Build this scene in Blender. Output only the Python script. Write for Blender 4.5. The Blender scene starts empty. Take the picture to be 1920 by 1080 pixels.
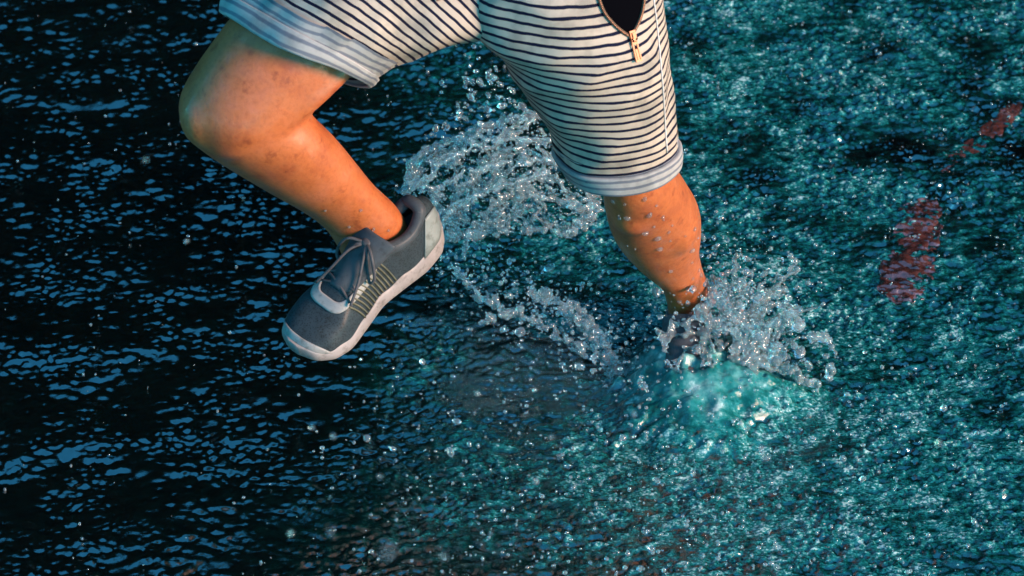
import bpy, bmesh, math, random
import numpy as np
import openvdb
from mathutils import Vector, Matrix, noise as mnoise
from mathutils.bvhtree import BVHTree

random.seed(7)
rng = np.random.default_rng(11)
sc = bpy.context.scene
col = sc.collection
R = math.radians

# ------------------------------------------------------------------ camera
S = 1422.0                       # photo pixels per metre at the aim point
FPX = 8816.0                     # focal length in photo pixels
D0 = FPX / S                     # camera to aim point on the water
PITCH = R(35)
FWD = Vector((0, math.cos(PITCH), -math.sin(PITCH)))
UPV = Vector((0, math.sin(PITCH), math.cos(PITCH)))
RGT = Vector((1, 0, 0))
CAM = -FWD * D0

def P(px, py, d=0.0):
    """a point of the place: direction of a photo pixel, d = distance behind the aim point (in 1/S m)"""
    px, py, d = float(px), float(py), float(d)
    dep = D0 + d / S
    return CAM + dep * (FWD + RGT * ((px - 960) / FPX) + UPV * ((540 - py) / FPX))

def G(px, py, z=0.0):
    """where that direction meets the height z"""
    px, py = float(px), float(py)
    r = FWD + RGT * ((px - 960) / FPX) + UPV * ((540 - py) / FPX)
    return CAM + r * ((z - CAM.z) / r.z)

def VD(x, y, d):
    """direction given as image right, image down, away"""
    return (RGT * x - UPV * y + FWD * d).normalized()

cam = bpy.data.cameras.new('camera')
cam.lens = 36 * FPX / 1920
cam.sensor_width = 36
cam.clip_start = 0.05
cam.clip_end = 2000
cam.dof.use_dof = True
cam.dof.focus_distance = D0 - 0.34
cam.dof.aperture_fstop = 9.0
camo = bpy.data.objects.new('camera', cam)
camo.location = CAM
camo.rotation_euler = (math.pi / 2 - PITCH, 0, 0)
col.objects.link(camo)
sc.camera = camo

# ------------------------------------------------------------------ light
SUN_EL, SUN_AZ = R(21), R(121)             # azimuth clockwise from +Y
w = bpy.data.worlds.new('World'); sc.world = w; w.use_nodes = True
nt = w.node_tree; nt.nodes.clear()
sky = nt.nodes.new('ShaderNodeTexSky'); sky.sky_type = 'NISHITA'; sky.sun_disc = False
sky.sun_elevation = SUN_EL; sky.sun_rotation = SUN_AZ
sky.air_density = 1.0; sky.dust_density = 0.4; sky.ozone_density = 3.0
tint = nt.nodes.new('ShaderNodeMix'); tint.data_type = 'RGBA'; tint.blend_type = 'MULTIPLY'
tint.inputs[0].default_value = 1.0
tint.inputs[7].default_value = (0.21, 1.02, 1.07, 1)
bg = nt.nodes.new('ShaderNodeBackground'); bg.inputs[1].default_value = 0.15
wo = nt.nodes.new('ShaderNodeOutputWorld')
nt.links.new(sky.outputs[0], tint.inputs[6]); nt.links.new(tint.outputs[2], bg.inputs[0]); nt.links.new(bg.outputs[0], wo.inputs[0])
sl = bpy.data.lights.new('sun', 'SUN'); sl.energy = 3.3; sl.angle = R(20); sl.color = (1.0, 0.60, 0.42)
so = bpy.data.objects.new('sun', sl); col.objects.link(so)
sdir = Vector((math.sin(SUN_AZ) * math.cos(SUN_EL), math.cos(SUN_AZ) * math.cos(SUN_EL), math.sin(SUN_EL)))
so.rotation_euler = sdir.to_track_quat('Z', 'Y').to_euler(); so.location = (0, 0, 5)
vs = sc.view_settings; vs.view_transform = 'Standard'; vs.look = 'None'; vs.gamma = 1; vs.use_curve_mapping = False
vs.exposure = 1.3
sc.render.engine = 'CYCLES'
cy = sc.cycles; cy.use_denoising = True; cy.max_bounces = 14; cy.transmission_bounces = 12; cy.glossy_bounces = 6
cy.caustics_reflective = False; cy.caustics_refractive = False; cy.sample_clamp_indirect = 6.0
cy.transparent_max_bounces = 16

# ------------------------------------------------------------------ materials
def mat(name, color=(.5, .5, .5), rough=.5, **kw):
    m = bpy.data.materials.new(name); m.use_nodes = True
    b = m.node_tree.nodes['Principled BSDF']
    b.inputs['Base Color'].default_value = (*color, 1); b.inputs['Roughness'].default_value = rough
    for k, v in kw.items(): b.inputs[k].default_value = v
    return m, m.node_tree, b

def nd(nt, typ, **kw):
    n = nt.nodes.new(typ)
    for k, v in kw.items():
        if k.startswith('i_'):
            key = k[2:]; n.inputs[int(key) if key.isdigit() else key].default_value = v
        else: setattr(n, k, v)
    return n

def noise_node(nt, scale, detail=3, rough=.5, coord=None):
    n = nd(nt, 'ShaderNodeTexNoise'); n.inputs['Scale'].default_value = scale
    n.inputs['Detail'].default_value = detail; n.inputs['Roughness'].default_value = rough
    if coord is not None: nt.links.new(coord, n.inputs['Vector'])
    return n

def ramp(nt, fac, stops):
    r = nd(nt, 'ShaderNodeValToRGB'); nt.links.new(fac, r.inputs[0])
    el = r.color_ramp.elements
    el[0].position, el[0].color = stops[0][0], (*stops[0][1], 1)
    el[1].position, el[1].color = stops[-1][0], (*stops[-1][1], 1)
    for p, c in stops[1:-1]:
        e = el.new(p); e.color = (*c, 1)
    return r.outputs[0]

def bump(nt, b, height, strength, dist):
    n = nd(nt, 'ShaderNodeBump'); n.inputs['Strength'].default_value = strength; n.inputs['Distance'].default_value = dist
    nt.links.new(height, n.inputs['Height']); nt.links.new(n.outputs[0], b.inputs['Normal'])
    return n

def mix(nt, fac, a, b, typ='MIX'):
    n = nd(nt, 'ShaderNodeMix', data_type='RGBA', blend_type=typ)
    for s, i in ((fac, 0), (a, 6), (b, 7)):
        if isinstance(s, (float, int)): n.inputs[i].default_value = s
        elif isinstance(s, tuple): n.inputs[i].default_value = (*s, 1)
        else: nt.links.new(s, n.inputs[i])
    return n.outputs[2]

def geo_pos(nt): return nd(nt, 'ShaderNodeNewGeometry').outputs['Position']
def obj_co(nt): return nd(nt, 'ShaderNodeTexCoord').outputs['Object']

# water: near black shallow water over dark paving; a vertex attribute paints in aerated water, glitter and haze
WATER, t_, b_ = mat('water', (.003, .016, .022), .02, IOR=3.2)
att = nd(t_, 'ShaderNodeAttribute', attribute_name='aeration_glitter')
p_ = geo_pos(t_)
n1 = noise_node(t_, 230, 5, .75, p_)
n2 = noise_node(t_, 30, 4, .6, p_)
def mth(t, op, a, b=0.0, clamp=False):
    n = nd(t, 'ShaderNodeMath', operation=op, use_clamp=clamp)
    for i, q in enumerate((a, b)):
        if isinstance(q, (int, float)): n.inputs[i].default_value = q
        else: t.links.new(q, n.inputs[i])
    return n.outputs[0]
mpn = nd(t_, 'ShaderNodeMapping'); mpn.inputs['Scale'].default_value = (.55, 1, 1); mpn.inputs['Rotation'].default_value = (0, 0, .2); t_.links.new(p_, mpn.inputs['Vector'])
n3 = noise_node(t_, 330, 3, .6, mpn.outputs[0])
glint_speck = mth(t_, 'MULTIPLY', mth(t_, 'SUBTRACT', n3.outputs[0], .5), 1.5)  # pale specks painted into the colour as sparkle glints
grain = mth(t_, 'ADD', mth(t_, 'ADD', mth(t_, 'MULTIPLY', n1.outputs[0], 1.3), mth(t_, 'MULTIPLY', n2.outputs[0], 1.2)), mth(t_, 'ADD', glint_speck, .92))     # about 2.17
stl = nd(t_, 'ShaderNodeAttribute', attribute_name='still')
gr = nd(t_, 'ShaderNodeMix', data_type='FLOAT'); t_.links.new(stl.outputs['Fac'], gr.inputs[0]); t_.links.new(mth(t_, 'SUBTRACT', grain, 1.62), gr.inputs[2])
t_.links.new(mth(t_, 'ADD', mth(t_, 'MULTIPLY', n2.outputs[0], 1.0), .16), gr.inputs[3])
mm = mth(t_, 'MULTIPLY', gr.outputs[0], att.outputs['Fac'], True)
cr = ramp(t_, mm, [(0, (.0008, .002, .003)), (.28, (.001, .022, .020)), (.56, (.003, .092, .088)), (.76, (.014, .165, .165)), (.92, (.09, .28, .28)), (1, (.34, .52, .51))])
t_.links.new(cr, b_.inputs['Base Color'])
nb = noise_node(t_, 170, 4, .65, p_)
t_.links.new(mth(t_, 'MAXIMUM', mth(t_, 'SUBTRACT', 3.4, mth(t_, 'ADD', mth(t_, 'MULTIPLY', stl.outputs['Fac'], .9), mth(t_, 'MULTIPLY', att.outputs['Fac'], 1.5))), 1.45), b_.inputs['IOR'])
t_.links.new(mth(t_, 'ADD', .02, mth(t_, 'MULTIPLY', stl.outputs['Fac'], .16)), b_.inputs['Roughness'])
bp = bump(t_, b_, nb.outputs[0], .5, .0030)
t_.links.new(mth(t_, 'MAXIMUM', mth(t_, 'SUBTRACT', mth(t_, 'ADD', .10, mth(t_, 'MULTIPLY', att.outputs['Fac'], .45)), mth(t_, 'MULTIPLY', stl.outputs['Fac'], .30)), .08), bp.inputs['Strength'])
ow = nd(t_, 'ShaderNodeAttribute', attribute_name='open_water')
mpo = nd(t_, 'ShaderNodeMapping'); mpo.inputs['Scale'].default_value = (.6, 1, 1); t_.links.new(p_, mpo.inputs['Vector'])
no = noise_node(t_, 26, 4, .55, mpo.outputs[0])
bo = nd(t_, 'ShaderNodeBump'); bo.inputs['Distance'].default_value = .022
t_.links.new(ow.outputs['Fac'], bo.inputs['Strength']); t_.links.new(no.outputs[0], bo.inputs['Height'])
t_.links.new(bo.outputs[0], bp.inputs['Normal'])

def watery(name, clear, white, rough):
    m = bpy.data.materials.new(name); m.use_nodes = True; t = m.node_tree; b = t.nodes['Principled BSDF']; out = t.nodes['Material Output']
    b.inputs['Base Color'].default_value = (*white, 1); b.inputs['Roughness'].default_value = rough; b.inputs['IOR'].default_value = 1.33
    b.inputs['Transmission Weight'].default_value = clear[0]
    b.inputs['IOR'].default_value = 1.5
    tr = nd(t, 'ShaderNodeBsdfTransparent'); mx = nd(t, 'ShaderNodeMixShader'); mx.inputs[0].default_value = clear[1]
    t.links.new(b.outputs[0], mx.inputs[1]); t.links.new(tr.outputs[0], mx.inputs[2]); t.links.new(mx.outputs[0], out.inputs[0])
    return m, t, b
DROP, t_, b_ = watery('water_drop', (.93, .15), (.97, 1.0, 1), 0)
SPLASH, t_, b_ = watery('splash_water', (.88, .24), (.95, 1.0, 1.0), .0)
BEAD, t_, b_ = watery('water_bead', (.85, .45), (1, 1, 1), .02)

# skin
SKIN, t_, b_ = mat('skin', (.5, .23, .12), .5)
p_ = geo_pos(t_)
na = noise_node(t_, 16, 5, .65, p_); nb2 = noise_node(t_, 46, 4, .6, p_); nc = noise_node(t_, 750, 3, .7, p_); nd2 = noise_node(t_, 190, 3, .6, p_)
base = ramp(t_, na.outputs[0], [(.3, (.31, .068, .020)), (.5, (.42, .110, .029)), (.72, (.46, .132, .052))])
sp = ramp(t_, nb2.outputs[0], [(.0, (.45, .32, .34)), (.30, (.52, .40, .40)), (.41, (1, 1, 1)), (1, (1, 1, 1))])
fr2 = ramp(t_, nd2.outputs[0], [(.30, (.78, .72, .70)), (.55, (1, 1, 1)), (1, (1.0, 1.0, 1.0))])
c2 = mix(t_, .8, mix(t_, .75, base, sp, 'MULTIPLY'), fr2, 'MULTIPLY')
t_.links.new(c2, b_.inputs['Base Color'])
b_.inputs['Subsurface Weight'].default_value = .06; b_.inputs['Subsurface Radius'].default_value = (.010, .003, .0015); b_.inputs['Subsurface Scale'].default_value = 1
t_.links.new(ramp(t_, nb2.outputs[0], [(.45, (0, 0, 0)), (.62, (.42, .42, .42))]), b_.inputs['Coat Weight']); b_.inputs['Coat Roughness'].default_value = .10
hh = mth(t_, 'ADD', nc.outputs[0], mth(t_, 'MULTIPLY', nd2.outputs[0], 1.5))
bump(t_, b_, hh, .28, .0009)

# striped jersey
def striped(name, light, dark, duty, soft):
    m, t, b = mat(name, light, .85)
    a = nd(t, 'ShaderNodeAttribute', attribute_name='stripe')
    nn = noise_node(t, 35, 2, .5, geo_pos(t))
    ad = nd(t, 'ShaderNodeMath', operation='MULTIPLY_ADD'); t.links.new(nn.outputs[0], ad.inputs[0]); ad.inputs[1].default_value = .35
    t.links.new(a.outputs['Fac'], ad.inputs[2])
    fr = nd(t, 'ShaderNodeMath', operation='FRACT'); t.links.new(ad.outputs[0], fr.inputs[0])
    s = ramp(t, fr.outputs[0], [(0, light), (.5 - duty / 2 - soft, light), (.5 - duty / 2, dark), (.5 + duty / 2, dark), (.5 + duty / 2 + soft, light), (1, light)])
    st = noise_node(t, 18, 4, .6, geo_pos(t))
    wet = ramp(t, st.outputs[0], [(.38, (.60, .64, .66)), (.56, (1, 1, 1))])
    c = mix(t, 1.0, s, wet, 'MULTIPLY')
    t.links.new(c, b.inputs['Base Color'])
    fn = noise_node(t, 1300, 2, .6, geo_pos(t)); bump(t, b, fn.outputs[0], .4, .0008)
    b.inputs['Specular IOR Level'].default_value = .15
    return m
STRIPE = striped('striped_jersey', (.44, .365, .295), (.003, .005, .022), .28, .05)
CUFF = striped('faded_jersey', (.36, .345, .33), (.15, .16, .19), .26, .12)
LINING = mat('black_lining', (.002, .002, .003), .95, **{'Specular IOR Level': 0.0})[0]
BRASS = mat('brass', (.34, .15, .09), .42, Metallic=1.0)[0]
TAPE = mat('zip_tape', (.12, .07, .04), .8)[0]
SEAM = mat('seam_thread', (.55, .52, .50), .9)[0]

def fabric(name, c, c2, scale=900, rough=.8, bs=.5):
    m, t, b = mat(name, c, rough)
    o = obj_co(t)
    n = noise_node(t, scale, 2, .6, o); n3 = noise_node(t, 30, 3, .6, o)
    n4 = noise_node(t, 90, 4, .7, o)
    grime = ramp(t, n4.outputs[0], [(.30, (.55, .55, .52)), (.50, (1, 1, 1)), (.72, (1.0, 1.0, 1.0))])
    t.links.new(mix(t, 1.0, ramp(t, n3.outputs[0], [(.3, c), (.7, c2)]), grime, 'MULTIPLY'), b.inputs['Base Color'])
    b.inputs['Coat Weight'].default_value = .12; b.inputs['Coat Roughness'].default_value = .3; b.inputs['Specular IOR Level'].default_value = .25
    bump(t, b, n.outputs[0], bs, .0008)
    return m
def weave(m):
    t = m.node_tree; b = t.nodes['Principled BSDF']; src = b.inputs['Base Color'].links[0].from_socket
    v = nd(t, 'ShaderNodeTexVoronoi'); v.inputs['Scale'].default_value = 420; t.links.new(obj_co(t), v.inputs['Vector'])
    t.links.new(mix(t, 1.0, src, ramp(t, v.outputs['Distance'], [(.15, (.35, .36, .40)), (.5, (1.2, 1.25, 1.3))]), 'MULTIPLY'), b.inputs['Base Color'])
    return m
MESHCLOTH = fabric('grey_mesh', (.012, .021, .027), (.024, .034, .039), 1500)
weave(MESHCLOTH)
COLLARM = fabric('collar_cloth', (.032, .041, .052), (.050, .060, .070), 1100)
OVERLAY = fabric('pale_overlay', (.22, .22, .22), (.30, .29, .28), 700, .5, .2)
HEELM = fabric('heel_grey', (.17, .20, .20), (.25, .27, .26), 700, .5, .2)
SOLEM = fabric('sole_foam', (.22, .19, .185), (.31, .27, .265), 300, .55, .25)
LACEM = fabric('lace_cord', (.045, .045, .055), (.08, .075, .08), 1800, .8, .6)
WEBM = fabric('webbing', (.075, .075, .05), (.13, .12, .08), 900, .7, .4)
OUTSOLE = fabric('outsole_rubber', (.30, .28, .28), (.4, .36, .35), 500, .7, .3)
DARKSHOE = mat('shoe_inside', (.02, .02, .025), .9)[0]

# ------------------------------------------------------------------ helpers
def link(name, me, m=None, parent=None, smooth=True):
    o = bpy.data.objects.new(name, me); col.objects.link(o)
    if m: me.materials.clear(); me.materials.append(m)
    if smooth: me.shade_smooth()
    if parent is not None:
        o.parent = parent
        o.matrix_parent_inverse = Matrix.Translation(parent.location).inverted() if parent.name.startswith('person') else Matrix.Identity(4)
    return o

def meshdata(name, v, f):
    me = bpy.data.meshes.new(name)
    me.from_pydata([tuple(map(float, q)) for q in v], [], [tuple(map(int, q)) for q in f])
    me.update(); return me

def tag(o, label=None, cat=None, group=None, kind=None):
    for k, v in (('label', label), ('category', cat), ('group', group), ('kind', kind)):
        if v: o[k] = v
    return o

def catmull(pts, n, closed):
    pts = np.asarray(pts, float); m = len(pts)
    segs = m if closed else m - 1
    t = np.linspace(0, segs, n, endpoint=not closed)
    i = np.minimum(t.astype(int), segs - 1); u = (t - i).reshape((-1,) + (1,) * (pts.ndim - 1))
    def g(k): return pts[k % m] if closed else pts[np.clip(k, 0, m - 1)]
    p0, p1, p2, p3 = g(i - 1), g(i), g(i + 1), g(i + 2)
    if not closed:
        lo = (i == 0); hi = (i == segs - 1)
        p0 = p0.copy(); p3 = p3.copy()
        p0[lo] = 2 * p1[lo] - p2[lo]; p3[hi] = 2 * p2[hi] - p1[hi]
    return .5 * (2 * p1 + (p2 - p0) * u + (2 * p0 - 5 * p1 + 4 * p2 - p3) * u**2 + (3 * p1 - p0 - 3 * p2 + p3) * u**3)

def ell(A, B, d, sag, rd, n=64, dA=0, dB=0):
    """ring of view-space points: silhouette ends A and B, near side sagging by sag and nearer by rd"""
    ph = np.linspace(0, 2 * math.pi, n, endpoint=False)
    A = np.array([*A, d + dA], float); B = np.array([*B, d + dB], float)
    M = (A + B) / 2; H = (A - B) / 2
    C = np.array([sag[0], sag[1], -rd], float)
    return M + np.cos(ph)[:, None] * H + np.sin(ph)[:, None] * C

def ctl(pts, d, n=64):
    p = np.array([(x, y, d + z) for x, y, z in pts], float)
    return catmull(p, n, True)

def loft(rings, nr, cap=True):
    """view-space rings -> world verts, faces, ring array"""
    a = catmull(np.array(rings), nr, False)
    n = a.shape[1]
    v = [P(*q) for r in a for q in r]
    f = []
    for i in range(nr - 1):
        for j in range(n):
            k = (j + 1) % n
            f.append((i * n + j, i * n + k, (i + 1) * n + k, (i + 1) * n + j))
    if cap:
        for i, rev in ((0, False), (nr - 1, True)):
            c = len(v); v.append(sum((Vector(v[i * n + j]) for j in range(n)), Vector()) / n)
            for j in range(n):
                k = (j + 1) % n
                f.append((c, i * n + k, i * n + j) if not rev else (c, i * n + j, i * n + k))
    return v, f, a

def fix_normals(me):
    bm = bmesh.new(); bm.from_mesh(me); bmesh.ops.recalc_face_normals(bm, faces=bm.faces); bm.to_mesh(me); bm.free()

def bake(o):
    dg = bpy.context.evaluated_depsgraph_get(); dg.update()
    me = bpy.data.meshes.new_from_object(o.evaluated_get(dg))
    o.modifiers.clear(); o.data = me; return o

def tube(path, r, n=8, taper=None, closed=False):
    path = [Vector(p) for p in path]; v, f = [], []
    up = Vector((.3, .2, .9)).normalized(); m = len(path)
    for i, p in enumerate(path):
        a = path[(i - 1) % m] if closed or i else path[0]
        b = path[(i + 1) % m] if closed or i < m - 1 else path[-1]
        t = (b - a).normalized(); s = t.cross(up); s = s.normalized() if s.length > 1e-5 else Vector((1, 0, 0))
        q = s.cross(t); rr = r if taper is None else r * taper(i / (m - 1))
        for k in range(n):
            an = 2 * math.pi * k / n
            v.append(p + (s * math.cos(an) + q * math.sin(an)) * rr)
    for i in range(m if closed else m - 1):
        for k in range(n):
            j = (i + 1) % m; l = (k + 1) % n
            f.append((i * n + k, i * n + l, j * n + l, j * n + k))
    if not closed:
        f.append(tuple(reversed(range(n)))); f.append(tuple((m - 1) * n + k for k in range(n)))
    return v, f

def join(parts):
    V, F = [], []
    for v, f in parts:
        o = len(V); V += list(v); F += [tuple(i + o for i in q) for q in f]
    return V, F

def iso_blobs(name, caps, vox, m, res_iso=.371, torn=.42):
    """water ligaments: capsules (p0, p1, r0, r1) melted into one surface"""
    P0 = np.array([c[0] for c in caps]); P1 = np.array([c[1] for c in caps]); RR = np.array([(c[2], c[3]) for c in caps])
    K = 1.6; mr = RR.max() * K + 2 * vox
    lo = np.minimum(P0.min(0), P1.min(0)) - mr; hi = np.maximum(P0.max(0), P1.max(0)) + mr
    dim = np.ceil((hi - lo) / vox).astype(int) + 1
    F = np.zeros(dim, np.float32)
    for a, b, (r0, r1) in zip(P0, P1, RR):
        rm = max(r0, r1) * K
        i0 = np.maximum(((np.minimum(a, b) - rm - lo) / vox).astype(int), 0); i1 = np.minimum(((np.maximum(a, b) + rm - lo) / vox).astype(int) + 2, dim)
        X, Y, Z = np.meshgrid(*[lo[k] + vox * np.arange(i0[k], i1[k]) for k in range(3)], indexing='ij')
        ab = b - a; L = max(float(ab @ ab), 1e-12)
        t = np.clip(((X - a[0]) * ab[0] + (Y - a[1]) * ab[1] + (Z - a[2]) * ab[2]) / L, 0, 1)
        d2 = (X - a[0] - t * ab[0])**2 + (Y - a[1] - t * ab[1])**2 + (Z - a[2] - t * ab[2])**2
        rr = (r0 + (r1 - r0) * t) * K
        F[i0[0]:i1[0], i0[1]:i1[1], i0[2]:i1[2]] += np.clip(1 - d2 / rr**2, 0, None)**2
    # uneven, torn surface
    fr = [np.fft.fftfreq(n, vox) for n in F.shape]
    k2 = fr[0][:, None, None]**2 + fr[1][None, :, None]**2 + fr[2][None, None, :]**2
    nz = 0
    for lam, wgt in ((.009, 1.0), (.0045, .6)):
        q = np.fft.ifftn(np.fft.fftn(np.random.default_rng(5).standard_normal(F.shape)) * np.exp(-k2 * lam**2 * 1.6)).real
        nz = nz + wgt * q / q.std()
    F *= np.clip(1 + torn * nz, .12, 2.4).astype(np.float32)
    g = openvdb.FloatGrid(); g.copyFromArray(np.clip(F, 0, 2))
    pts, tris, quads = g.convertToPolygons(isovalue=res_iso, adaptivity=0.0)
    pts = pts * vox + lo
    me = bpy.data.meshes.new(name)
    me.from_pydata(pts.tolist(), [], [tuple(q) for q in tris.tolist()] + [tuple(q) for q in quads.tolist()])
    me.update(); fix_normals(me)
    return link(name, me, m)

# ------------------------------------------------------------------ water surface
X0, X1, Y0, Y1, ST = -.98, .98, -.90, 1.0, .0028
nx, ny = int((X1 - X0) / ST) + 1, int((Y1 - Y0) / ST) + 1
xs = np.linspace(X0, X1, nx); ys = np.linspace(Y0, Y1, ny)
XX, YY = np.meshgrid(xs, ys)                      # [ny, nx]

def field(lx, ly, band=.45, seed=0, ang=0.0):
    """random waves of wavelength about lx (across) and ly (along), unit rms slope"""
    r = np.random.default_rng(seed)
    kx = np.fft.fftfreq(nx, ST)[None, :]; ky = np.fft.fftfreq(ny, ST)[:, None]
    ca, sa = math.cos(ang), math.sin(ang)
    ax, ay = kx * ca + ky * sa, -kx * sa + ky * ca
    q = np.sqrt((ax * lx)**2 + (ay * ly)**2) + 1e-9
    H = np.exp(-(np.log(q) / band)**2)
    z = np.fft.ifft2(np.fft.fft2(r.standard_normal((ny, nx))) * H).real
    gy, gx = np.gradient(z, ST)
    return z / math.sqrt((gx**2 + gy**2).mean())

def low(l, seed):
    z = field(l, l, .5, seed); return (z - z.mean()) / z.std()

foot = G(1292, 712)
fx, fy = foot.x, foot.y
rr = np.hypot(XX - fx, (YY - fy))
def sm(a, lo, hi):
    t = np.clip((a - lo) / (hi - lo), 0, 1); return t * t * (3 - 2 * t)
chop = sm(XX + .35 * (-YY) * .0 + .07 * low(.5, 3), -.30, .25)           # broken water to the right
patch = low(.22, 4)
Z = field(.34, .20, .4, 20) * .045 + field(.12, .075, .4, 21) * .065
mid = field(.042, .024, .5, 22, .25) + field(.036, .023, .5, 42, -.4)
Z += mid * (.095 + .01 * chop) * np.clip(1 + .35 * low(.15, 9), .3, 1.8)
mid = mid / mid.std()
fine = (field(.020, .0125, .5, 23, -.3) + field(.018, .012, .5, 43, .4)) * .75
Z += fine * (.130 + .085 * chop) * np.clip(1 + .75 * patch + .4 * low(.09, 8), .12, 2.8)
Z += field(.0105, .0080, .4, 24) * (.085 + .20 * chop) * np.clip(1 + .5 * low(.10, 6), .2, 2.4)
Z += fine * .075 * np.exp(-(((XX - G(760, 1015).x) / .20)**2 + ((YY - G(760, 1015).y) / .16)**2))
calm = sm(-XX - .55 * YY, .15, .85)               # stiller water towards the near left
Z *= 1 - .20 * calm
mc_ = G(1314, 750)
mx0, my0 = mc_.x, mc_.y
ang = np.arctan2(YY - my0, XX - mx0)
wob = 1 + .10 * np.sin(3 * ang + .6) + .06 * np.sin(5 * ang + 2) + .04 * np.sin(9 * ang)
mr_ = np.hypot((XX - mx0) / .098, (YY - my0) / .088) / wob
mound = np.exp(-mr_**3.2)
Z *= 1 - .42 * np.exp(-(mr_ / 1.15)**4)
# rings left by falling drops
for _ in range(110):
    cx, cy_ = rng.uniform(-.8, .8), rng.uniform(-.8, .9)
    r0 = rng.uniform(.008, .035); wl = rng.uniform(.006, .010); A = rng.uniform(.0002, .0007)
    m_ = (np.abs(xs - cx) < .07); n_ = (np.abs(ys - cy_) < .07)
    ii = np.ix_(n_, m_)
    q = np.hypot(XX[ii] - cx, YY[ii] - cy_)
    Z[ii] += A * np.cos(2 * math.pi * (q - r0) / wl) * np.exp(-((q - r0) / (.45 * r0 + .004))**2)
# dome of water pushed up over the planted shoe, with a raised broken rim
skirt = np.exp(-(np.hypot((XX - fx - .004) / .056, (YY - fy - .012) / .066))**3)
Z = Z * (1 - .5 * skirt) + skirt * (.041 + .006 * low(.03, 64))
Z += mound * (1 - .55 * skirt) * (.047 + .0035 * low(.045, 61))
crest = field(.030, .020, .5, 62); crest /= crest.std()
Z += .0050 * np.exp(-((mr_ - 1.12) / .13)**2) * np.clip(.5 + .6 * crest, -.3, 1.8)
edge = np.minimum.reduce([sm(XX, X0, X0 + .05), sm(-XX, -X1, -X1 + .05), sm(YY, Y0, Y0 + .05), sm(-YY, -Y1, -Y1 + .05)])
Z *= edge
def blob(px, py, rx, ry):
    c = G(px, py); return np.exp(-(((XX - c.x) / rx)**2 + ((YY - c.y) / ry)**2))
aer_glitter = .05 + .72 * chop * np.clip(1 + .30 * low(.16, 71) + .15 * low(.07, 72), .35, 1.6) + .10 * chop * patch  # aerated water, plus brightness and glitter painted in towards the right
aer_glitter += .62 * np.exp(-(mr_ / 1.05)**3) + .30 * blob(1380, 640, .13, .14) + .16 * blob(1480, 640, .18, .12) + .22 * blob(1000, 380, .2, .16) + .34 * blob(1720, 950, .34, .30)
aer_glitter += .42 * blob(1440, 110, .15, .12) + .40 * blob(1400, 285, .085, .035) + .22 * blob(1340, 170, .07, .07) - .34 * blob(1860, 320, .14, .16) - .22 * blob(1420, 215, .12, .07) + .22 * blob(1450, 520, .22, .10) + .10 * blob(1150, 640, .2, .12) + .12 * blob(780, 1010, .2, .16) + .30 * blob(1330, 900, .26, .22)  # bright bands, teal haze and a darker area painted into the colour
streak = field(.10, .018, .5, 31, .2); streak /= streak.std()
aer_glitter += .15 * chop * np.clip(streak, -.6, 2.5)
aer_glitter *= np.clip(.92 + .26 * mid + .12 * (fine / fine.std()), .3, 1.6) * (1 - .8 * np.exp(-mr_**2)) + .72 * np.exp(-mr_**2)
aer_glitter = np.maximum(aer_glitter, .85 * skirt)
aer_glitter = np.clip(aer_glitter, 0, 1.2)
# outer sheet to the horizon is part of the same mesh
V = np.stack([XX, YY, Z], -1).reshape(-1, 3)
idx = np.arange(nx * ny).reshape(ny, nx)
Q = np.stack([idx[:-1, :-1], idx[:-1, 1:], idx[1:, 1:], idx[1:, :-1]], -1).reshape(-1, 4)
BIG = 400.0
ext = np.array([[-BIG, -BIG, 0], [BIG, -BIG, 0], [BIG, BIG, 0], [-BIG, BIG, 0], [X0, Y0, 0], [xs[-1], Y0, 0], [xs[-1], ys[-1], 0], [X0, ys[-1], 0]])
k0 = len(V); V = np.vstack([V, ext])
big = [(k0, k0 + 1, k0 + 5, k0 + 4), (k0 + 1, k0 + 2, k0 + 6, k0 + 5), (k0 + 2, k0 + 3, k0 + 7, k0 + 6), (k0 + 3, k0, k0 + 4, k0 + 7)]
me = bpy.data.meshes.new('water')
nq = len(Q) + 4
me.vertices.add(len(V)); me.vertices.foreach_set('co', V.astype(np.float32).ravel())
allq = np.vstack([Q, np.array(big)])
me.loops.add(nq * 4); me.loops.foreach_set('vertex_index', allq.astype(np.int32).ravel())
me.polygons.add(nq); me.polygons.foreach_set('loop_start', np.arange(0, nq * 4, 4, dtype=np.int32))
me.update(calc_edges=True); me.validate()
at = me.attributes.new('aeration_glitter', 'FLOAT', 'POINT')
at.data.foreach_set('value', np.concatenate([aer_glitter.ravel(), np.array([.05, .7, .7, .05] * 2)]).astype(np.float32))
a2 = me.attributes.new('still', 'FLOAT', 'POINT')
a2.data.foreach_set('value', np.concatenate([np.exp(-(mr_ / 1.1)**4).ravel(), np.zeros(8)]).astype(np.float32))
a3 = me.attributes.new('open_water', 'FLOAT', 'POINT')
a3.data.foreach_set('value', np.concatenate([np.zeros(nx * ny), np.ones(8)]).astype(np.float32))
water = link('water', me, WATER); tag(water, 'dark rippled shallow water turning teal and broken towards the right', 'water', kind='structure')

def zwater(x, y):
    i = int(np.clip((x - X0) / ST, 0, nx - 1)); j = int(np.clip((y - Y0) / ST, 0, ny - 1)); return float(Z[j, i])

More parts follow.
